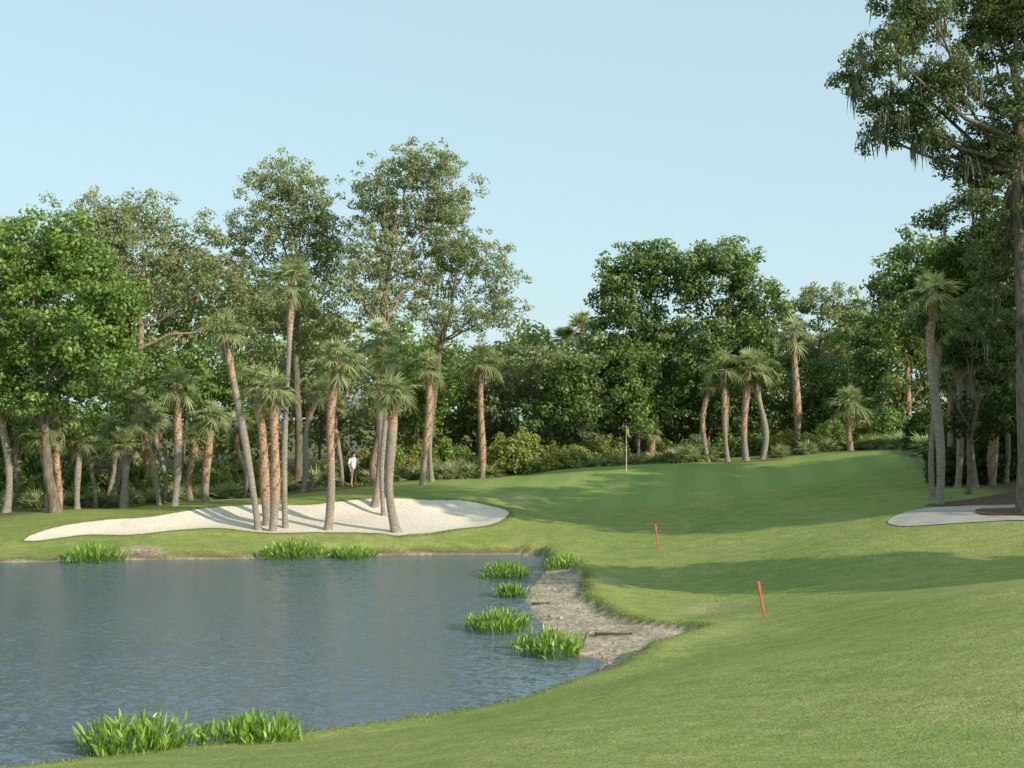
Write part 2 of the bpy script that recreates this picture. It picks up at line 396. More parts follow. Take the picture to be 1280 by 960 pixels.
cut=np.clip(3.2*T_*(1-T_),0,1)*(S_>.05)*smooth(.5,0,M_)
cut=np.maximum(cut,.85*smooth(.30,.12,S_)*smooth(-.05,.06,S_)*(M_>.1)*(Yr>34))
ca=me.attributes.new('cutbank','FLOAT','POINT'); ca.data.foreach_set('value',cut.astype(np.float32))
obj('ground',me,kind='structure',label='rolling mown golf turf with bare muddy shore')

def sheet(name,poly,mat,off,step,label):
    lo,hi=poly.min(0),poly.max(0)
    gx,gy=np.meshgrid(np.arange(lo[0],hi[0],step),np.arange(lo[1],hi[1],step)); gx=gx.ravel();gy=gy.ravel()
    s=sdf(poly,gx,gy); k=s<-step*.4
    vs=[Vector(p) for p in poly]+[Vector((a,b)) for a,b in zip(gx[k],gy[k])]
    nb=len(poly)
    r=delaunay_2d_cdt(vs,[(i,(i+1)%nb) for i in range(nb)],[],1,1e-5)
    v=np.array([(p.x,p.y) for p in r[0]]); z=height(v[:,0],v[:,1])+off
    me=bpy.data.meshes.new(name); me.from_pydata([tuple(p) for p in np.c_[v,z]],[],[tuple(f) for f in r[2]])
    for p in me.polygons: p.use_smooth=True
    me.update()
    if len(me.polygons) and me.polygons[0].normal.z<0: me.flip_normals()
    me.materials.append(mat)
    return obj(name,me,kind='structure',label=label)
sheet('sand_bunker',BUNK,M['sand'],.015,.4,'white sand bunker with palms standing in it')
sheet('path',PATH,M['path'],.02,.3,'curving pale concrete cart path')
sheet('path',PATH2,M['path'],.02,.5,'pale cart path under the trees')
sheet('mulch_bed',MULCH,M['mulch'],.02,.4,'reddish pine straw bed under trees')
sheet('mulch_bed',MULCH2,M['mulch'],.05,.3,'reddish pine straw island beside path')
wme=bpy.data.meshes.new('water'); wme.from_pydata([(-75,9,0),(8,9,0),(8,48,0),(-75,48,0)],[],[(0,1,2,3)]); wme.materials.append(M['water'])
obj('water',wme,kind='structure',label='wind rippled pond water')

# ------------------------------------------------------------------ TREES
class Ribbons:
    def __init__(s): s.V=[]; s.Q=[]; s.T=[]; s.n=0
    def add(s,P0,D,L,Wd,droop,prof,tone,side=None,curl=None):
        n=len(P0); K=len(prof); t=np.linspace(0,1,K)
        D=D/(np.linalg.norm(D,axis=1)[:,None]+1e-9)
        if side is None:
            side=np.cross(D,rng.normal(size=(n,3)))
        side=side/(np.linalg.norm(side,axis=1)[:,None]+1e-9)
        L=np.asarray(L)*np.ones(n); Wd=np.asarray(Wd)*np.ones(n); droop=np.asarray(droop)*np.ones(n)
        C=P0[:,None]+D[:,None]*(L[:,None]*t)[:,:,None]
        C[:,:,2]-=(droop*L)[:,None]*t[None]**2
        w=(Wd[:,None]*np.array(prof)[None]*.5)[:,:,None]*side[:,None]
        V=np.stack([C-w,C+w],2).reshape(-1,3)
        i=(np.arange(n)*K*2)[:,None]+(np.arange(K-1)*2)[None]
        q=np.stack([i,i+1,i+3,i+2],-1).reshape(-1,4)+s.n
        s.V.append(V); s.Q.append(q); s.T.append(np.repeat(np.asarray(tone)*np.ones(n),K*2)); s.n+=n*K*2
    def mesh(s,name,mat): return idx_mesh(name,np.concatenate(s.V),np.concatenate(s.Q),np.concatenate(s.T),mat,False)
def build_tree(name,base,cs,mat,trunk_r,label,leaf=.19,dens=1.0,clr=.7,bark='bark',twigs=5,moss=0,trunk_top=None,cf=1.0,group=None,fill=True,flare=1.35,lean=None):
    L=Leaves(); Tb=Tubes()
    main=list(cs)
    if fill and len(cs)>2:
        for i_,a_ in enumerate(main):
            ds=sorted((np.linalg.norm(a_[0]-b_[0]),j_) for j_,b_ in enumerate(main) if j_!=i_)[:2]
            for _,j_ in ds:
                if j_<i_: continue
                b_=main[j_]; cs=cs+[((a_[0]+b_[0])/2,(a_[1]+b_[1])*.42,(a_[2]+b_[2])*.42,(a_[3]+b_[3])*.42)]
    zs=[c[0][2]-c[3] for c in main]
    fork=min(zs) if trunk_top is None else trunk_top
    fork=max(1.5,fork)
    cen=np.mean([c[0] for c in main],axis=0); top=max(c[0][2] for c in main)
    tp=np.array([cen[0]*.35,cen[1]*.35,fork])
    if lean is not None: tp[:2]=lean
    pts=curve_pts((0,0,0),tp,7,wob=.12 if lean is None else .05); rad=np.linspace(trunk_r*1.0,trunk_r*.72,7); rad[0]*=flare
    Tb.tube(pts,rad,10)
    lead=np.array([cen[0]*.8,cen[1]*.8,fork+(top-fork)*.75])
    if lean is not None: lead[:2]=np.array(lean)*1.3
    lp=curve_pts(tp,lead,7,wob=.25); Tb.tube(lp,np.linspace(trunk_r*.72,trunk_r*.2,7),8)
    for ci,(c,rx,ry,rz) in enumerate(cs):
        f=np.clip((c[2]-fork)/(max(top-fork,.1))-.35,0,.9); st=lp[int(f*6)]
        r0=trunk_r*.36*(1-.5*f)
        if ci<len(main):
            mid=(st+c)/2; mid[2]-=.06*np.linalg.norm(c-st)
            Tb.tube(curve_pts(st,c,7,wob=.3,mid=mid),np.linspace(r0,r0*.25,7),6)
        area=4.0*(rx*rz+rx*ry+ry*rz)/3
        nc=max(6,int(area*1.15*cf/(clr**2)))
        tl=rng.uniform(-.10,.10)
        for q in range(nc):
            dr=rng.normal(size=3); dr/=np.linalg.norm(dr); f=rng.uniform(.4,1.04) if q%5 else rng.uniform(.95,1.2)
            cc=c+dr*np.array([rx,ry,rz])*f; r=clr*rng.uniform(.45,1.1)
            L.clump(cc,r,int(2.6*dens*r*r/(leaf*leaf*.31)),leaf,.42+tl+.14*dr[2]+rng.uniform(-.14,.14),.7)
            if q<twigs and ci<len(main): Tb.tube(curve_pts(c,cc,4,wob=.3),np.linspace(r0*.25,.012,4),4)
    e=thing(name,base,label,'tree',group)
    obj('trunk',Tb.mesh('trunk',M[bark]),parent=e)
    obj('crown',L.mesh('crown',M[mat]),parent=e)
    if moss:
        R=Ribbons()
        for q in range(moss):
            c,rx,ry,rz=main[rng.integers(len(main))]
            dr=rng.normal(size=3); dr/=np.linalg.norm(dr); dr[2]=-abs(dr[2])*.8
            p=c+dr*np.array([rx,ry,rz])*rng.uniform(.5,.9)
            kk=12; P0=p+rng.normal(size=(kk,3))*np.array([.09,.09,.12])
            D=np.tile([0,0,-1.],(kk,1))+rng.normal(size=(kk,3))*.08
            R.add(P0,D,rng.uniform(.2,.95,kk),rng.uniform(.03,.07,kk),0,(.4,1,.7,.1),rng.uniform(.2,.9,kk))
        obj('hanging_moss',R.mesh('hanging_moss',M['moss']),parent=e,label='grey hanging moss strands')
    return e
def make_tree(name,basepx,d,lobes,mat,trunk_r,label,**kw):
    a,_=ray(basepx,600); base=np.array([a*d,d,0.]); base[2]=hz(base[0],base[1])-.1
    cs=[]
    for lb in lobes:
        px,py,rx,rz=lb[:4]; dd=d+(lb[4] if len(lb)>4 else rng.uniform(-1.2,1.2))
        c=at(px,py,dd); k=dd/F; cs.append((c-base,rx*k,max(rx*k*.9,1.0),rz*k))
    return build_tree(name,base,cs,mat,trunk_r,label,**kw)

make_tree('oak_tree',70,50,[(30,300,62,42),(95,320,60,48),(10,370,80,60),(105,390,62,62),(150,380,38,45),(50,440,85,55),(130,460,50,45),(60,500,60,35),(-60,330,80,70),(-70,440,80,70),(-150,400,80,80)],
          'bright',.24,'broad bright green leafy tree standing beside the sand',leaf=.18,dens=.9,clr=.62)
make_tree('oak_tree',168,60,[(125,268,42,28),(185,272,50,30),(245,297,42,36),(150,320,55,45),(215,350,60,46),(275,345,40,40),(110,310,40,40),(60,300,60,45),(305,400,40,36)],
          'oak',.24,'grey green live oak with reddish leaning limb',bark='redbark',clr=.52,leaf=.15,dens=.72,cf=.9)
make_tree('oak_tree',372,62,[(358,222,44,27),(322,250,34,30),(395,250,36,34),(365,285,48,38),(310,330,48,38),(400,325,48,42),(340,385,50,45),(410,390,40,42),(298,288,25,22),(425,300,25,30)],
          'oak',.22,'tall grey green oak with rounded top',clr=.44,leaf=.14,dens=.7,cf=.9)
make_tree('oak_tree',470,60,[(528,200,46,27),(487,222,42,33),(565,240,34,38),(520,272,52,42),(464,262,34,34),(470,310,36,38),(440,360,34,34),(565,290,36,36),(510,330,36,32),(480,380,32,30)],
          'oak',.22,'tallest grey green oak with forked reddish limbs',bark='redbark',clr=.42,leaf=.135,dens=.72,cf=.9)
make_tree('oak_tree',536,62,[(590,315,48,28),(622,347,35,34),(560,350,42,34),(633,390,30,24),(525,370,32,32),(590,398,48,28),(560,310,32,24),(550,400,30,22)],
          'oak',.19,'spreading oak with dark limbs showing through',clr=.38,leaf=.13,dens=.66,cf=.72,twigs=8,moss=6)
make_tree('broadleaf_tree',835,68,[(805,322,40,26),(768,355,34,36),(832,350,40,42),(788,410,50,55),(757,460,44,50),(850,425,42,50),(800,480,65,50),(725,500,45,45)],
          'dense',.26,'dense green rounded tree behind the green',clr=.65,leaf=.2,cf=1.2)
make_tree('broadleaf_tree',905,67,[(905,324,38,26),(885,365,42,38),(938,355,34,38),(915,410,47,42),(962,390,26,36),(895,450,45,35),(950,440,34,38),(868,335,24,26)],
          'dense',.24,'dense green twin topped tree',clr=.65,leaf=.2,cf=1.2)
make_tree('oak_tree',1020,72,[(1030,368,34,22),(1003,400,36,28),(1062,395,28,34),(1035,440,45,32),(985,440,25,30)],
          'oak',.18,'small grey green oak behind palms',clr=.48,leaf=.17,cf=.75)
make_tree('broadleaf_tree',1125,66,[(1108,350,28,24),(1150,315,42,22),(1135,375,50,42),(1095,420,42,42),(1190,350,50,50),(1180,430,60,60),(1100,480,50,40)],
          'dense',.24,'dark green spreading tree at the wood edge',clr=.7,leaf=.2)
make_tree('broadleaf_tree',1245,50,[(1245,290,45,35),(1200,320,40,28),(1262,370,50,55),(1215,420,45,40),(1275,480,50,60),(1220,500,40,40),(1215,555,40,30),(1180,400,30,35),(1330,350,60,80),(1340,500,60,60)],
          'dark',.24,'dark shaded tree beside the cart path',clr=.62,leaf=.17)
make_tree('broadleaf_tree',1210,44,[(1190,320,34,26),(1158,352,24,24),(1205,375,34,34),(1235,335,34,34),(1192,440,24,30),(1240,445,32,40),(1212,520,26,26),(1262,520,30,36),(1270,400,30,40),(1160,405,18,20)],
          'dark',.12,'dark leafy tree behind the path side palms',clr=.48,leaf=.14,cf=.9)
make_tree('oak_tree',1281,38,[(1066,98,28,24),(1105,60,42,36),(1090,165,22,18),(1122,140,32,26),(1140,105,45,38),(1155,30,50,40),(1160,165,32,24),(1195,100,50,42),(1195,195,32,26),(1240,60,55,55),(1250,150,55,50),(1235,215,42,36),(1215,-30,90,50),(1310,20,80,70),(1320,140,70,80),(1130,-20,48,32),(1400,80,90,90),(1222,250,28,24),(1380,200,60,60),(1245,300,38,36,1),(1240,360,32,36,1.3),(1310,280,50,60),(1225,410,24,30,1.5),(1320,420,30,50),(1165,275,22,14,1)],
          'oakdark',.28,'very tall oak draped with hanging moss',clr=.38,leaf=.11,dens=.95,cf=.95,twigs=6,moss=80,trunk_top=11,flare=1.15,lean=(-.05,.2))
for (x,y,hh,w) in ((20.5,24.2,9.5,2.8),(26,20.5,11,3.0),(32,16.5,12,3.0),(23,36.5,10,4),(28,33.5,14,4.2),(34,29.5,17,4.5),(40,25.5,19,5),(36,35,17,5)):
    base=np.array([x,y,hz(x,y)-.1])
    cs=[(np.array([rng.uniform(-.6,.6)*w,rng.uniform(-.5,.5)*w,hh*rng.uniform(.45,.88)]),w*rng.uniform(.42,.55),w*.45,hh*.14) for q in range(9)]
    build_tree('oak_tree',base,cs,'dense',.3,'leafy tree beside the fairway',clr=.95,leaf=.42,dens=1.1,group='trees beside the fairway')

# far woodland and mid-distance small trees
L=Leaves()
def top_py(px):
    return np.interp(px,[-400,0,100,300,420,560,660,740,800,1000,1100,1280,1700],[300,300,310,350,400,430,432,440,430,420,400,330,300])
for q in range(2500):
    px=rng.uniform(-350,1600); d=rng.uniform(71,82)
    tp=at(px,top_py(px)+14*math.sin(px*.045)+10*math.sin(px*.11+1),d); z0=2.0
    z=z0+(tp[2]-z0)*rng.random()**.75
    r=rng.uniform(.7,1.5)
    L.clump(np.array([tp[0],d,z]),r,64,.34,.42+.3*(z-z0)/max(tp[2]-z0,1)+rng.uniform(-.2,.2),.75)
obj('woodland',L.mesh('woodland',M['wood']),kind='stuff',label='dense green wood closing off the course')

SMALL=[('grey green small tree in the wood edge','oak',[(690,455,50,26),(640,470,40,30),(710,490,40,35)],68,675),
       ('soft green small tree in the wood edge','oak',[(600,470,40,30),(560,490,35,35),(620,500,35,30)],69,600),
       ('green round small tree in the wood edge','dense',[(720,460,35,30),(735,510,40,40),(690,520,40,35)],66,720),
       ('green small tree among palms','dense',[(1010,490,50,35),(1060,480,45,35),(1040,520,50,25)],68,1030),
       ('dark small tree among palms','dense',[(840,510,40,30),(870,500,35,35),(960,500,40,40),(930,520,40,30)],68,880),
       ('young bright green tree','bright',[(797,500,18,22),(800,530,16,18)],63.5,798),
       ('green small tree among palms','bright',[(200,470,60,40),(260,470,50,45),(300,500,50,45),(160,520,50,40)],60,230),
       ('soft green small tree under taller oaks','oak',[(350,460,50,45),(410,460,45,45),(450,500,45,45),(390,520,50,35)],65,400),
       ('green small tree under taller oaks','bright',[(500,470,45,45),(545,460,40,40),(520,520,50,35)],66,520),
       ('green small tree in the shade','bright',[(20,530,60,35),(90,540,50,35),(-40,530,60,50)],57,40),
       ('soft green small tree under taller oaks','bush',[(330,540,35,28),(290,550,35,25)],61,310)]
for lab,mt,lb,d,bp in SMALL:
    make_tree('small_tree',bp,d,lb,mt,.10,lab,clr=.58,leaf=.19,dens=.75,group='small trees along the wood edge')

# shrubs
def shrub_mesh(mat,w,h,seed,leaf=.12):
    L=Leaves()
    for q in range(int(30*w*max(h,.6))):
        a=rng.uniform(0,2*np.pi); r=w*.5*math.sqrt(rng.random()); zz=h*rng.uniform(.1,.85)*math.sqrt(max(0,1-(r/(w*.55))**2))
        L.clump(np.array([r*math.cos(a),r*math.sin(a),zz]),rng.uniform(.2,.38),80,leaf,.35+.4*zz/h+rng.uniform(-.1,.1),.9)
    return L.mesh('shrub',M[mat])
SH={'bush':[shrub_mesh('bush',2.2,1.9,0),shrub_mesh('bush',1.8,1.3,0)],'dense':[shrub_mesh('bright',2.2,1.8,0),shrub_mesh('dense',1.7,1.2,0)],'dark':[shrub_mesh('dark',2.4,2.0,0)]}
for (px,d,k,s) in [(648,63.5,'bush',1.4),(668,63,'bush',1.2),(690,63.5,'bush',1.1),(712,63.3,'bush',1.05),(727,63.8,'bush',1.0),(632,65,'bush',1.4),
      (735,65,'dense',1.4),(760,64,'bush',1.0),(1005,64,'bush',.9),(1020,64,'bush',.8),(985,64.5,'bush',.8),(830,65,'bush',1.0),(870,66,'dense',1.2),(910,66,'dense',1.2),
      (945,66,'dense',1.1),(1045,65,'dense',1.1),(1090,65,'bush',1.1),(1120,64,'dense',1.3),(1150,64,'dense',1.1),(560,66,'dense',1.3),(520,66,'bush',1.2),(585,65,'dense',1.1),
      (490,65,'dense',1.2),(462,66,'bush',1.0),(350,64,'dense',1.2),(300,62,'dense',1.2),(320,62,'bush',.9),(180,57,'dense',1.3),(130,56,'dense',1.3),(20,57,'dense',1.4),(70,58,'dense',1.3),(250,60,'dense',1.2),(215,58,'bush',.9),
      (1175,58,'dark',1.3),(1210,52,'dark',1.3),(1250,50,'dark',1.3),(1275,49,'dark',1.4),(1195,47.5,'dark',.9),(1235,48,'dark',1.0),
      (275,61,'bush',1.0),(400,64,'dense',1.2),(150,58,'bush',1.1),(95,56,'dense',1.1),(45,56,'bush',1.0),(195,57,'dense',1.1),(415,66,'bush',1.0),
      (235,57.5,'bush',.8),(262,58.5,'dense',.9),(170,55.5,'bush',.7),(110,54.5,'bush',.8),(60,54.5,'dense',.9),(20,54.5,'bush',.8),(345,62,'bush',.8),(505,64.5,'bush',.9),(545,64.5,'bush',.9)]:
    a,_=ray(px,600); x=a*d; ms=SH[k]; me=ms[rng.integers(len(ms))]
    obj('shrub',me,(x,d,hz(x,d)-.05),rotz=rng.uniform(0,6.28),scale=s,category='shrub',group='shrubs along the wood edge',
        label={'bush':'yellow green leafy shrub at the wood edge','dense':'dense green shrub at the wood edge','dark':'dark shaded shrub beneath the trees'}[k])

# ------------------------------------------------------------------ PALMS
def fan(R,o,az,el,pet,fl,tone,nl=24,droop=.12,spread=1.9,arch=.3):
    d=np.array([math.cos(az)*math.cos(el),math.sin(az)*math.cos(el),math.sin(el)])
    sd=np.array([-math.sin(az),math.cos(az),0.]); nrm=np.cross(sd,d)*-1
    R.add(o[None],d[None],[pet],[.04],.10,(1,.9,.8),[min(1,tone*.9+.1)],side=sd[None])
    tip=o+d*pet; tip[2]-=.10*pet
    d2=d.copy(); d2[2]-=arch; d2/=np.linalg.norm(d2)
    an=np.linspace(-spread,spread,nl)+rng.normal(size=nl)*.05
    D=np.cos(an)[:,None]*d2+np.sin(an)[:,None]*sd*1.0
    D+=nrm*.2*np.abs(np.sin(an))[:,None]
    D/=np.linalg.norm(D,axis=1)[:,None]
    Ls=fl*(1-.3*(np.abs(an)/spread)**2)*rng.uniform(.9,1.1,nl)
    side=np.cross(D,nrm+rng.normal(size=(nl,3))*.25)
    R.add(np.tile(tip,(nl,1)),D,Ls,np.full(nl,.06),droop*rng.uniform(.3,2.2,nl),(.7,1,.75,.4,.06),np.clip(tone+rng.normal(size=nl)*.1,0,1),side=side)
def palm_crown(nf,pet,fl,dead=3,lo=-.5,dr=.16):
    R=Ribbons()
    for q in range(nf):
        az=q*2.399+rng.uniform(-.3,.3); t=(q+.5)/nf
        el=1.45-(1.45-lo)*t**.9+rng.uniform(-.22,.22)
        fan(R,np.array([0,0,.0])+rng.normal(size=3)*.05,az,el,pet*rng.uniform(.55,1.18)*(.75+.25*min(1,2*t)),fl*rng.uniform(.75,1.15),np.clip(.98-.35*t+rng.uniform(-.15,.12),.35,1),droop=dr+.2*t,arch=.35)
    for q in range(dead):
        fan(R,np.array([0,0,-.1]),rng.uniform(0,6.28),-1.25+rng.uniform(-.1,.25),pet*.6,fl*.6,.05,nl=10,droop=.5,spread=1.0)
    return R.mesh('crown',M['frond'])
CR=[palm_crown(29,.64,.60),palm_crown(25,.62,.64,4,-.6),palm_crown(31,.66,.58,2,-.35,.12),palm_crown(22,.62,.60,5,-.65,.22)]
def palm(bpx,bpy,cpx,cpy,d,r=.17,crn=1.0,boot=.45,bend=0.,name='palm_tree',lab=None,grp='palm trees in and around the bunker',ci=None,d2=0):
    a,_=ray(bpx,600); x=a*d; z=hz(x,d); base=np.array([x,d,z-.1]); top=at(cpx,cpy,d+d2); r=r*.76*rng.uniform(.9,1.12)
    e=thing(name,base,lab or 'cabbage palm with fan fronds and rough boots','palm tree',grp)
    tp=top-base; k=16; t=np.linspace(0,1,k)[:,None]
    bend=bend+rng.normal()*.10
    pts=tp*t; pts[:,0]+=bend*np.sin(np.pi*t[:,0]); pts[:,0]+=rng.normal()*.07*np.sin(2*np.pi*t[:,0])
    rad=r*(1+.12*np.sin(t[:,0]*9+rng.uniform(0,6)))*(1.0-.12*t[:,0]); rad[0]*=1.3
    tn=smooth(1-boot-.08,1-boot+.05,t[:,0]); rad=rad*(1+.15*tn)
    Tb=Tubes(); Tb.tube(pts,rad,10,tn)
    H=np.linalg.norm(tp); nb=int(boot*H*20)
    R=Ribbons()
    if nb>0:
        tt=np.linspace(1-boot,1.0,nb); az=np.arange(nb)*2.25
        c=np.stack([np.interp(tt,t[:,0],pts[:,i]) for i in range(3)],1); rr=np.interp(tt,t[:,0],rad)
        o=np.stack([np.cos(az),np.sin(az),np.zeros(nb)],1)
        D=o*.55+np.array([0,0,1.]); sd=np.stack([-np.sin(az),np.cos(az),np.zeros(nb)],1)
        R.add(c+o*(rr*.85)[:,None],D,rng.uniform(.15,.27,nb),rng.uniform(.08,.13,nb),0,(1,.8,.5),rng.uniform(.4,1,nb),side=sd)
        V=np.concatenate(R.V); Q=np.concatenate(R.Q); Tb.V.append(V); Tb.Q.append(Q+Tb.n); Tb.T.append(np.concatenate(R.T)); Tb.n+=len(V)
    obj('trunk',Tb.mesh('trunk',M['palmtrunk']),parent=e)
    me=CR[rng.integers(len(CR)) if ci is None else ci]
    o=obj('crown',me,tuple(tp),parent=e,rotz=rng.uniform(0,6.28),scale=crn)
    o.rotation_euler=(rng.normal()*.08,rng.normal()*.08,rng.uniform(0,6.28))
    return e
B='cabbage palm rising from the white sand'
palm(324,657,279,412,46.5,.17,1.0,.22,.0,lab='leaning cabbage palm rising from the white sand')
palm(357,655,364,352,47.0,.16,1.2,.2,-.15,lab='tallest slender cabbage palm in the white sand')
palm(334,657,318,478,47.3,.19,1.0,.8,.1,lab=B); palm(341,657,342,486,46.3,.2,.95,.75,.05,lab=B)
palm(410,655,423,452,46.8,.18,1.15,.6,-.15,lab=B)
palm(496,656,490,490,46.3,.22,1.05,.25,.0,lab='short stout grey palm in the white sand')
palm(468,634,473,425,50.5,.22,1.1,.35,.05,lab='stout cabbage palm at the back of the sand')
palm(480,640,484,450,49.5,.15,.8,.1,.0,lab=B)
palm(528,600,534,458,58,.21,1.0,.7,.0); palm(540,598,540,470,60,.16,.8,.3,.0)
palm(603,570,602,452,62,.19,1.3,.9,.0,lab='cabbage palm with pale notched trunk')
palm(218,637,222,482,51.5,.2,1.1,.45,.05); palm(258,632,264,520,53,.2,.95,.8,.1); palm(240,634,243,545,53,.17,.7,.8,.0)
palm(205,637,190,520,54,.17,.9,.3,.2); palm(60,652,55,545,50.5,.18,.9,.2,.0); palm(74,652,74,530,50.8,.16,.9,.85,0)
palm(97,648,100,550,51.5,.19,.9,.2,0); palm(155,642,156,555,52,.22,.9,.15,0); palm(120,645,118,560,53,.13,.8,.2,0)
palm(8,650,-5,500,51,.2,1.1,.2,0); palm(142,642,165,500,54,.17,1,.4,.0); palm(28,640,25,540,55,.14,.8,.5,0)
palm(378,603,402,490,58,.19,.9,.3,-.25); palm(428,603,418,505,62.5,.16,.8,.5,.25)
palm(180,636,172,545,56,.15,.8,.6,.1); palm(90,640,84,520,56,.15,.9,.3,.1); palm(305,620,296,530,57,.14,.8,.4,.1)
palm(200,636,176,530,52.5,.15,.75,.5,.2); palm(130,643,140,535,55,.14,.7,.4,.1)
G='palm trees behind the green'
palm(886,570,892,478,62.5,.17,.8,.7,-.3,grp=G); palm(910,573,902,458,62,.17,1.1,.5,-.1,grp=G); palm(933,574,934,458,62,.22,1.25,.7,.05,grp=G)
palm(953,574,946,456,62.4,.2,1.1,.35,0,grp=G); palm(996,560,992,418,64,.2,1.15,.75,.1,grp=G); palm(1064,570,1062,505,62,.18,1.2,.9,.0,grp=G,lab='short cabbage palm with round open crown')
palm(1137,560,1136,435,65,.2,1.15,.6,0,grp=G); palm(735,560,728,412,76,.2,1.5,.4,0,grp=G,lab='distant palm rising above the wood'); palm(703,560,706,425,77,.18,1.1,.4,0,grp=G,lab='distant palm rising above the wood')
palm(740,560,738,540,65,.25,.8,.9,0,grp=G); palm(815,560,812,540,64,.25,.8,.9,0,grp=G)
R_='palm trees beside the cart path'
D_='tall shaded palm beside the cart path'
palm(1174,630,1166,366,42,.19,1.0,.3,.0,lab=D_,grp=R_); palm(1166,628,1172,400,43.5,.13,.9,.2,0,lab=D_,grp=R_)
palm(1197,622,1200,440,46,.17,1.1,.2,0,lab=D_,grp=R_); palm(1219,622,1222,425,46,.17,1.1,.2,0,lab=D_,grp=R_); palm(1190,618,1190,470,48,.14,1.1,.5,0,lab=D_,grp=R_)
palm(1240,620,1245,500,46.5,.2,1.1,.9,.0,lab=D_,grp=R_); palm(1256,622,1262,460,47,.16,1.1,.3,0,lab=D_,grp=R_); palm(1228,616,1212,520,49,.18,1.0,.8,.1,lab=D_,grp=R_)
# palmettos
PM=[palm_crown(22,.55,.7,0,.05,.12),palm_crown(18,.5,.65,2,.1,.12)]
for (px,d,s) in [(820,63,.9),(842,62.5,1.1),(860,62.5,1.2),(880,63,1.2),(800,63,.8),(565,62.5,1.3),(545,62.5,1.2),(590,62.5,1.1),(620,62.5,1.1),(575,64,1.5),(610,64,1.4),(520,63,1.0),(750,63,.8),(738,63.2,.8),(770,63,.9),
                 (975,62.6,.9),(1010,62.6,.9),(1035,63,.9),(1085,63,1.2),(1105,62,1.3),(1130,61,1.4),(1150,60,1.3),(260,57,1.0),(290,57,1.1),(165,53,1.0),(120,53.5,1.0),(45,53,1.1),(412,62,1.0),(465,62,1.1),(395,62,1.2),(340,60,1.1),(310,60,1.0),(215,55,1.0),(1165,56,1.4),(1185,52,1.2),(1235,50,1.3),(1205,50,1.3),
                 (190,54,.9),(235,56,1.0),(280,59,1.1),(500,63.5,1.1),(85,54,.9),(10,54,1.0),(370,62.5,1.1),(245,55.5,1.1),(275,56.5,1.1),(325,59.5,1.1),(355,61,1.1),(140,53.5,.9),(480,62.8,1.0)]:
    a,_=ray(px,600); x=a*d
    obj('saw_palmetto',PM[rng.integers(2)],(x,d,hz(x,d)),rotz=rng.uniform(0,6.28),scale=s*.95,category='palmetto',label='low fan leaved palmetto at the wood edge',group='palmettos along the wood edge')

# ------------------------------------------------------------------ water plants
def water_plant(cx,by,wpx,hpx,z=0.,lab='bright green leafy water plant clump in shallow water'):
    x,d=lvl(cx,by,z); k=d/F; w=wpx*k*.5; h=hpx*k*.95
    n=int(250*(w/.8)**1.2*1.0)+60; R=Ribbons()
    a=rng.uniform(0,2*np.pi,n); r=np.sqrt(rng.random(n))
    ww=1+.25*np.sin(a*3+cx)
    P=np.c_[np.cos(a)*r*w*.85*ww,np.sin(a)*r*min(w*.7,.8)*ww+.3*w,np.full(n,-.05)]
    hh=h*(1-.45*r**2)*rng.uniform(.45,1.12,n)
    D=np.c_[np.cos(a)*r*.3,np.sin(a)*r*.3,np.ones(n)]+rng.normal(size=(n,3))*.15
    R.add(P,D,hh*.72,np.full(n,.013),0.02,(1,1,.8),np.full(n,.3))
    Dn=D/np.linalg.norm(D,axis=1)[:,None]; T=P+Dn*(hh*.66)[:,None]
    D2=Dn+rng.normal(size=(n,3))*.3+np.array([0,0,.3])
    R.add(T,D2,rng.uniform(.13,.25,n),rng.uniform(.025,.055,n),rng.uniform(0,.3,n),(.35,1,.9,.55,.05),rng.uniform(.3,1,n))
    m_=n//2; ii=rng.integers(0,n,m_); T=P[ii]+Dn[ii]*(hh[ii]*rng.uniform(.2,.55,m_))[:,None]
    R.add(T,Dn[ii]+rng.normal(size=(m_,3))*.4,rng.uniform(.12,.24,m_),rng.uniform(.025,.05,m_),.2,(.35,1,.9,.55,.05),rng.uniform(.1,.6,m_))
    obj('water_plant',R.mesh('water_plant',M['water_plant']),(x,d,z),category='water plant',label=lab,group='clumps of water plants')
for c in [(163,948,160,66),(318,934,136,50),(690,821,100,46),(622,791,82,40),(638,747,38,25),(632,723,64,27),(706,713,58,26),(366,699,88,34),(440,698,58,22),(115,703,78,33)]:
    water_plant(*c)

# ------------------------------------------------------------------ grass blades
R=Ribbons()
nB=100000
d=11+12*rng.random(nB)**.8; px=rng.uniform(0,1330,nB); x=(px-640)/F*d
z,s,mm,bb,tt=height(x,d,True); k=(s>.05)&(mm>.05); x=x[k];d=d[k];z=z[k]; nb=len(x)
R.add(np.c_[x,d,z-.004],np.c_[rng.normal(size=nb)*.6,rng.normal(size=nb)*.6,np.ones(nb)],rng.uniform(.015,.034,nb),rng.uniform(.004,.007,nb),.3,(1,.1),np.clip(rng.normal(.43,.22,nb),0,1))
def fringe(poly,n,off,hlo,hhi,cond=None):
    i=rng.integers(0,len(poly),n); t=rng.random(n)[:,None]; p=poly[i]*(1-t)+poly[(i+1)%len(poly)]*t
    p=p+rng.normal(size=(n,2))*off
    z,s,mm,bb,tt=height(p[:,0],p[:,1],True); k=(s>.04)&(mm>.03)&(bb>-.06)&(p[:,0]>-28)&(p[:,0]<20)&(p[:,1]<60)
    p=p[k]; z=z[k]; m_=len(p)
    R.add(np.c_[p,z-.01],np.c_[rng.normal(size=m_)*.45,rng.normal(size=m_)*.45,np.ones(m_)],rng.uniform(hlo,hhi,m_)*rng.uniform(.5,1,m_),rng.uniform(.008,.018,m_),.35,(1,.7,.1),np.clip(rng.normal(.4,.25,m_),0,1))
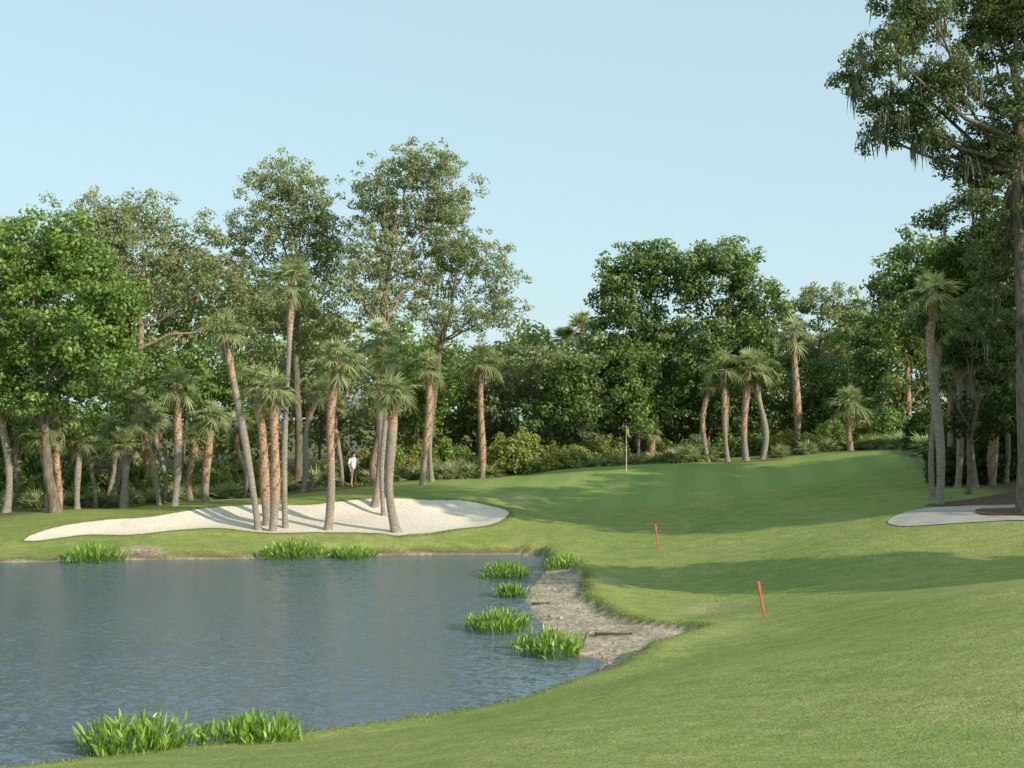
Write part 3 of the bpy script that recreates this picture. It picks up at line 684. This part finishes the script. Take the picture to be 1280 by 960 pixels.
fringe(LAKE,50000,.20,.05,.15); fringe(MUD,22000,.16,.04,.11); fringe(BUNK,26000,.12,.04,.12)
obj('grass',R.mesh('grass',M['blade']),kind='stuff',label='short grass blades on the bank')
def pebbles():
    V=[];Qs=[];nn=0
    for q in range(900):
        i=rng.integers(0,len(MUD)); j=rng.integers(0,len(MUD)); t=rng.random(); p=MUD[i]*(1-t)+MUD[j]*t
        z,s,mm,bb,tt=height(p[0],p[1],True)
        if s[0]<.05 or mm[0]>-.05: continue
        r=rng.uniform(.008,.03) if rng.random()<.93 else rng.uniform(.03,.05); o=np.array([[1,1,1],[-1,1,1],[-1,-1,1],[1,-1,1],[1,1,-1],[-1,1,-1],[-1,-1,-1],[1,-1,-1]])*np.array([r,r*rng.uniform(.5,1),r*.4])
        o=o+rng.normal(size=o.shape)*r*.2; o+=np.array([p[0],p[1],z[0]+r*.2])
        V.append(o); Qs.append(np.array([[0,1,2,3],[4,7,6,5],[0,4,5,1],[1,5,6,2],[2,6,7,3],[3,7,4,0]])+nn); nn+=8
    return idx_mesh('pebbles',np.concatenate(V),np.concatenate(Qs),None,M['rock'],False)
obj('pebbles',pebbles(),kind='stuff',label='shells and pebbles littering the mud')

# ------------------------------------------------------------------ stakes
import bmesh
def bm_obj(name,build,mat,loc=(0,0,0),parent=None,bev=0,**props):
    bm=bmesh.new(); build(bm)
    if bev: bmesh.ops.bevel(bm,geom=bm.edges[:],offset=bev,segments=2,affect='EDGES')
    me=bpy.data.meshes.new(name); bm.to_mesh(me); bm.free(); me.materials.append(mat)
    return obj(name,me,loc,parent,**props)
def box(bm,sx,sy,sz,c=(0,0,0)):
    r=bmesh.ops.create_cube(bm,size=1); 
    for v in r['verts']: v.co=Vector((v.co.x*sx+c[0],v.co.y*sy+c[1],v.co.z*sz+c[2]))
    return r['verts']
def stake(px,d,h,lean,lab):
    a,_=ray(px,600); x=a*d; z=hz(x,d)
    def b(bm):
        vs=box(bm,.075,.05,h+.1,(0,0,h/2-.05))
        top=[v for v in vs if v.co.z>h*.9]
        low=[v for v in vs if v.co.z<0]
        for v in low: v.co.x*=.6; v.co.y*=.6
        for v in top: v.co.x*=.95
    o=bm_obj('hazard_stake',b,M['red'],(x,d,z),bev=.006,label=lab,category='stake',group='red hazard stakes')
    o.rotation_euler=(0.03,lean,.2)
def find_d(px,py):
    a,b=ray(px,py); dd=np.linspace(9,90,1600); zz=height(a*dd,dd); k=np.where(5+b*dd<=zz)[0]
    return float(dd[k[0]]) if len(k) else 60
d1=find_d(955,772); d2=find_d(823,686)
stake(955,d1,46*d1/F,-.2,'red wooden hazard stake leaning on the near turf'); stake(823,d2,31*d2/F,-.15,'red wooden hazard stake leaning near the pond')
# flag
fd=58.; a,_=ray(783,588); fx=a*fd; fz=hz(fx,fd)
e=thing('golf_flag',(fx,fd,fz),'yellow flag on a thin pale pole in the green','golf flag')
Tb=Tubes(); Tb.tube([(0,0,-.05),(0,0,1),(0,0,2.2),(0,0,2.26)],[.017,.017,.015,.003],8); obj('pole',Tb.mesh('pole',M['white']),parent=e)
V=[];Qd=[]
for i in range(9):
    for j in range(9):
        u=i/8; v=j/8; V.append((.014+.12*u+.03*v*u,.03*math.sin(u*7+v*2)*u,2.2-.42*v-.14*u))
for i in range(8):
    for j in range(8): Qd.append((i*9+j,i*9+j+1,(i+1)*9+j+1,(i+1)*9+j))
obj('flag',idx_mesh('flag',V,Qd,None,M['yellow']),parent=e)
def slab(px,py,w,th,dep_,rot,lab,mat):
    x,d=lvl(px,py,.1)
    def b(bm):
        box(bm,w,dep_,th,(0,0,th/2)); box(bm,.05,dep_*1.2,th*1.3,(-w*.47,0,th*.5)); box(bm,.05,dep_*1.2,th*1.3,(w*.47,0,th*.5))
    o=bm_obj('drain_pipe',b,mat,(x,d,hz(x,d)-.015),bev=.01,label=lab,category='drain pipe'); o.rotation_euler=(0,0.02,rot)
slab(767,792,.85,.06,.12,.05,'dark flat drain pipe half sunk in mud',M['black']); slab(676,752,.45,.05,.12,.1,'dark drain piece at the water edge',M['black'])
def rock(px,py,r):
    x,d=lvl(px,py,.1); bm=bmesh.new(); bmesh.ops.create_icosphere(bm,subdivisions=3,radius=r)
    for v in bm.verts:
        n_=.2*math.sin(v.co.x/r*3+1)+.15*math.sin(v.co.y/r*4)+.12*math.sin(v.co.z/r*5+v.co.x/r*3); v.co*=1+n_*.6; v.co.z*=.6
    me=bpy.data.meshes.new('rock'); bm.to_mesh(me); bm.free(); me.materials.append(M['rock'])
    obj('rock',me,(x,d,hz(x,d)+r*.15),label='small pale rock at the muddy edge',category='rock',group='rocks on the mud')
rock(780,829,.09); rock(700,770,.08); rock(722,728,.07); rock(692,735,.06)

# ------------------------------------------------------------------ person
pd=60.5; a,_=ray(442,600); pxx=a*pd; pz=hz(pxx,pd)
per=bpy.data.meshes.new('person')
vs=[];es=[];rs=[]
def jt(p,r,par=None):
    vs.append(p); rs.append(r); 
    if par is not None: es.append((par,len(vs)-1))
    return len(vs)-1
pel=jt((0,0,.95),(.15,.11)); ch=jt((0,0,1.15),(.135,.10),pel); sh_=jt((0,0,1.38),(.15,.10),ch); nk=jt((0,0,1.48),(.058,.058),sh_)
h0=jt((0,-.01,1.57),(.07,.085),nk); h1=jt((0,-.01,1.66),(.078,.095),h0); h2=jt((0,0,1.74),(.05,.06),h1)
for sx in (-1,1):
    hp=jt((.09*sx,0,.88),(.09,.09),pel); kn=jt((.10*sx,-.02,.50),(.058,.06),hp); an_=jt((.11*sx,.02,.09),(.038,.04),kn); tt_=jt((.12*sx,-.14,.035),(.04,.03),an_)
    s0=jt((.19*sx,0,1.40),(.062,.06),sh_); el=jt((.25*sx,.03,1.12),(.043,.043),s0); wr=jt((.24*sx,-.12,.92),(.027,.027),el); pm=jt((.235*sx,-.17,.86),(.036,.02),wr)
    for fi in range(4):
        f1=jt(((.215+.014*fi)*sx,-.20-.004*fi,.825-.003*fi),(.009,.009),pm); jt(((.213+.014*fi)*sx,-.205,.78+.006*abs(fi-1.5)),(.007,.007),f1)
    t1=jt((.20*sx,-.18,.86),(.010,.010),pm); jt((.19*sx,-.20,.835),(.008,.008),t1)
per.from_pydata(vs,es,[]); per.materials.append(M['skin'])
po=obj('person',per,(pxx,pd,pz),label='standing golfer in white shirt and khaki shorts',category='person'); po.rotation_euler=(0,0,.5)
sk=po.modifiers.new('skin','SKIN')
for v,r in zip(per.skin_vertices[0].data,rs): v.radius=r
per.skin_vertices[0].data[0].use_root=True
sb=po.modifiers.new('sub','SUBSURF'); sb.levels=2; sb.render_levels=2
def garment(name,rings,mat,sides=20):
    V=[];Qn=[]
    for (cx,cy,cz,rx,ry) in rings:
        for k_ in range(sides):
            t=2*math.pi*k_/sides; V.append((cx+rx*math.cos(t),cy+ry*math.sin(t),cz))
    for i_ in range(len(rings)-1):
        for k_ in range(sides): Qn.append((i_*sides+k_,i_*sides+(k_+1)%sides,(i_+1)*sides+(k_+1)%sides,(i_+1)*sides+k_))
    return V,Qn
def multi(name,lst,mat):
    V=[];Qn=[]
    for rg in lst:
        v,q=garment(name,rg,mat); o=len(V); V+=v; Qn+=[tuple(i_+o for i_ in f) for f in q]
    return obj(name,idx_mesh(name,V,Qn,None,mat),parent=po)
multi('shirt',[[(0,0,.92,.17,.135),(0,0,1.1,.165,.13),(0,0,1.3,.185,.135),(0,0,1.40,.175,.12),(0,0,1.46,.09,.09),(0,0,1.485,.075,.08)],
      [(-.255,.03,1.17,.06,.06),(-.235,.01,1.27,.065,.065),(-.19,0,1.41,.07,.07),(-.12,0,1.45,.05,.06)],[(.255,.03,1.17,.06,.06),(.235,.01,1.27,.065,.065),(.19,0,1.41,.07,.07),(.12,0,1.45,.05,.06)]],M['shirt'])
multi('shorts',[[(-.10,-.01,.52,.095,.10),(-.10,0,.75,.105,.115),(-.07,0,.90,.12,.13),(-.05,0,1.0,.11,.12)],[(.10,-.01,.52,.095,.10),(.10,0,.75,.105,.115),(.07,0,.90,.12,.13),(.05,0,1.0,.11,.12)]],M['shorts'])
multi('hair',[[(0,.02,1.60,.085,.09),(0,.015,1.68,.095,.11),(0,.01,1.75,.08,.09),(0,.01,1.79,.04,.045),(0,.01,1.80,.002,.002)]],M['hair'])

# ------------------------------------------------------------------ sun, sky, camera
EL=math.radians(25); AZ=math.radians(36)
to_sun=Vector((math.cos(AZ)*math.cos(EL),-math.sin(AZ)*math.cos(EL),math.sin(EL)))
sl=bpy.data.lights.new('sun','SUN'); sl.energy=5.0; sl.angle=math.radians(.5); sl.color=(1,.89,.71)
so=bpy.data.objects.new('sun',sl); COL.objects.link(so); so.rotation_euler=to_sun.to_track_quat('Z','Y').to_euler()
w=bpy.data.worlds.new('World'); scene.world=w; w.use_nodes=True; nt=w.node_tree; nt.nodes.clear()
out=nt.nodes.new('ShaderNodeOutputWorld'); bg=nt.nodes.new('ShaderNodeBackground'); sky=nt.nodes.new('ShaderNodeTexSky')
sky.sky_type='NISHITA'; sky.sun_disc=False; sky.sun_elevation=EL; sky.sun_rotation=math.atan2(to_sun.x,to_sun.y)
sky.air_density=1.0; sky.dust_density=1.2; sky.ozone_density=1.2
g1=mixc(nt,1.0,sky.outputs[0],(1.5,1.5,1.45),'MULTIPLY')
g2=mixc(nt,.77,g1,(3.85,5.2,5.6))
bg.inputs['Strength'].default_value=.15
nt.links.new(g2,bg.inputs[0]); nt.links.new(bg.outputs[0],out.inputs[0])
cam=bpy.data.cameras.new('camera'); cam.lens=36*F/1280; cam.sensor_width=36; cam.clip_end=2000; cam.clip_start=.1
co=bpy.data.objects.new('camera',cam); COL.objects.link(co); co.location=(0,0,CAMZ); co.rotation_euler=(math.pi/2+TH,0,0)
scene.camera=co
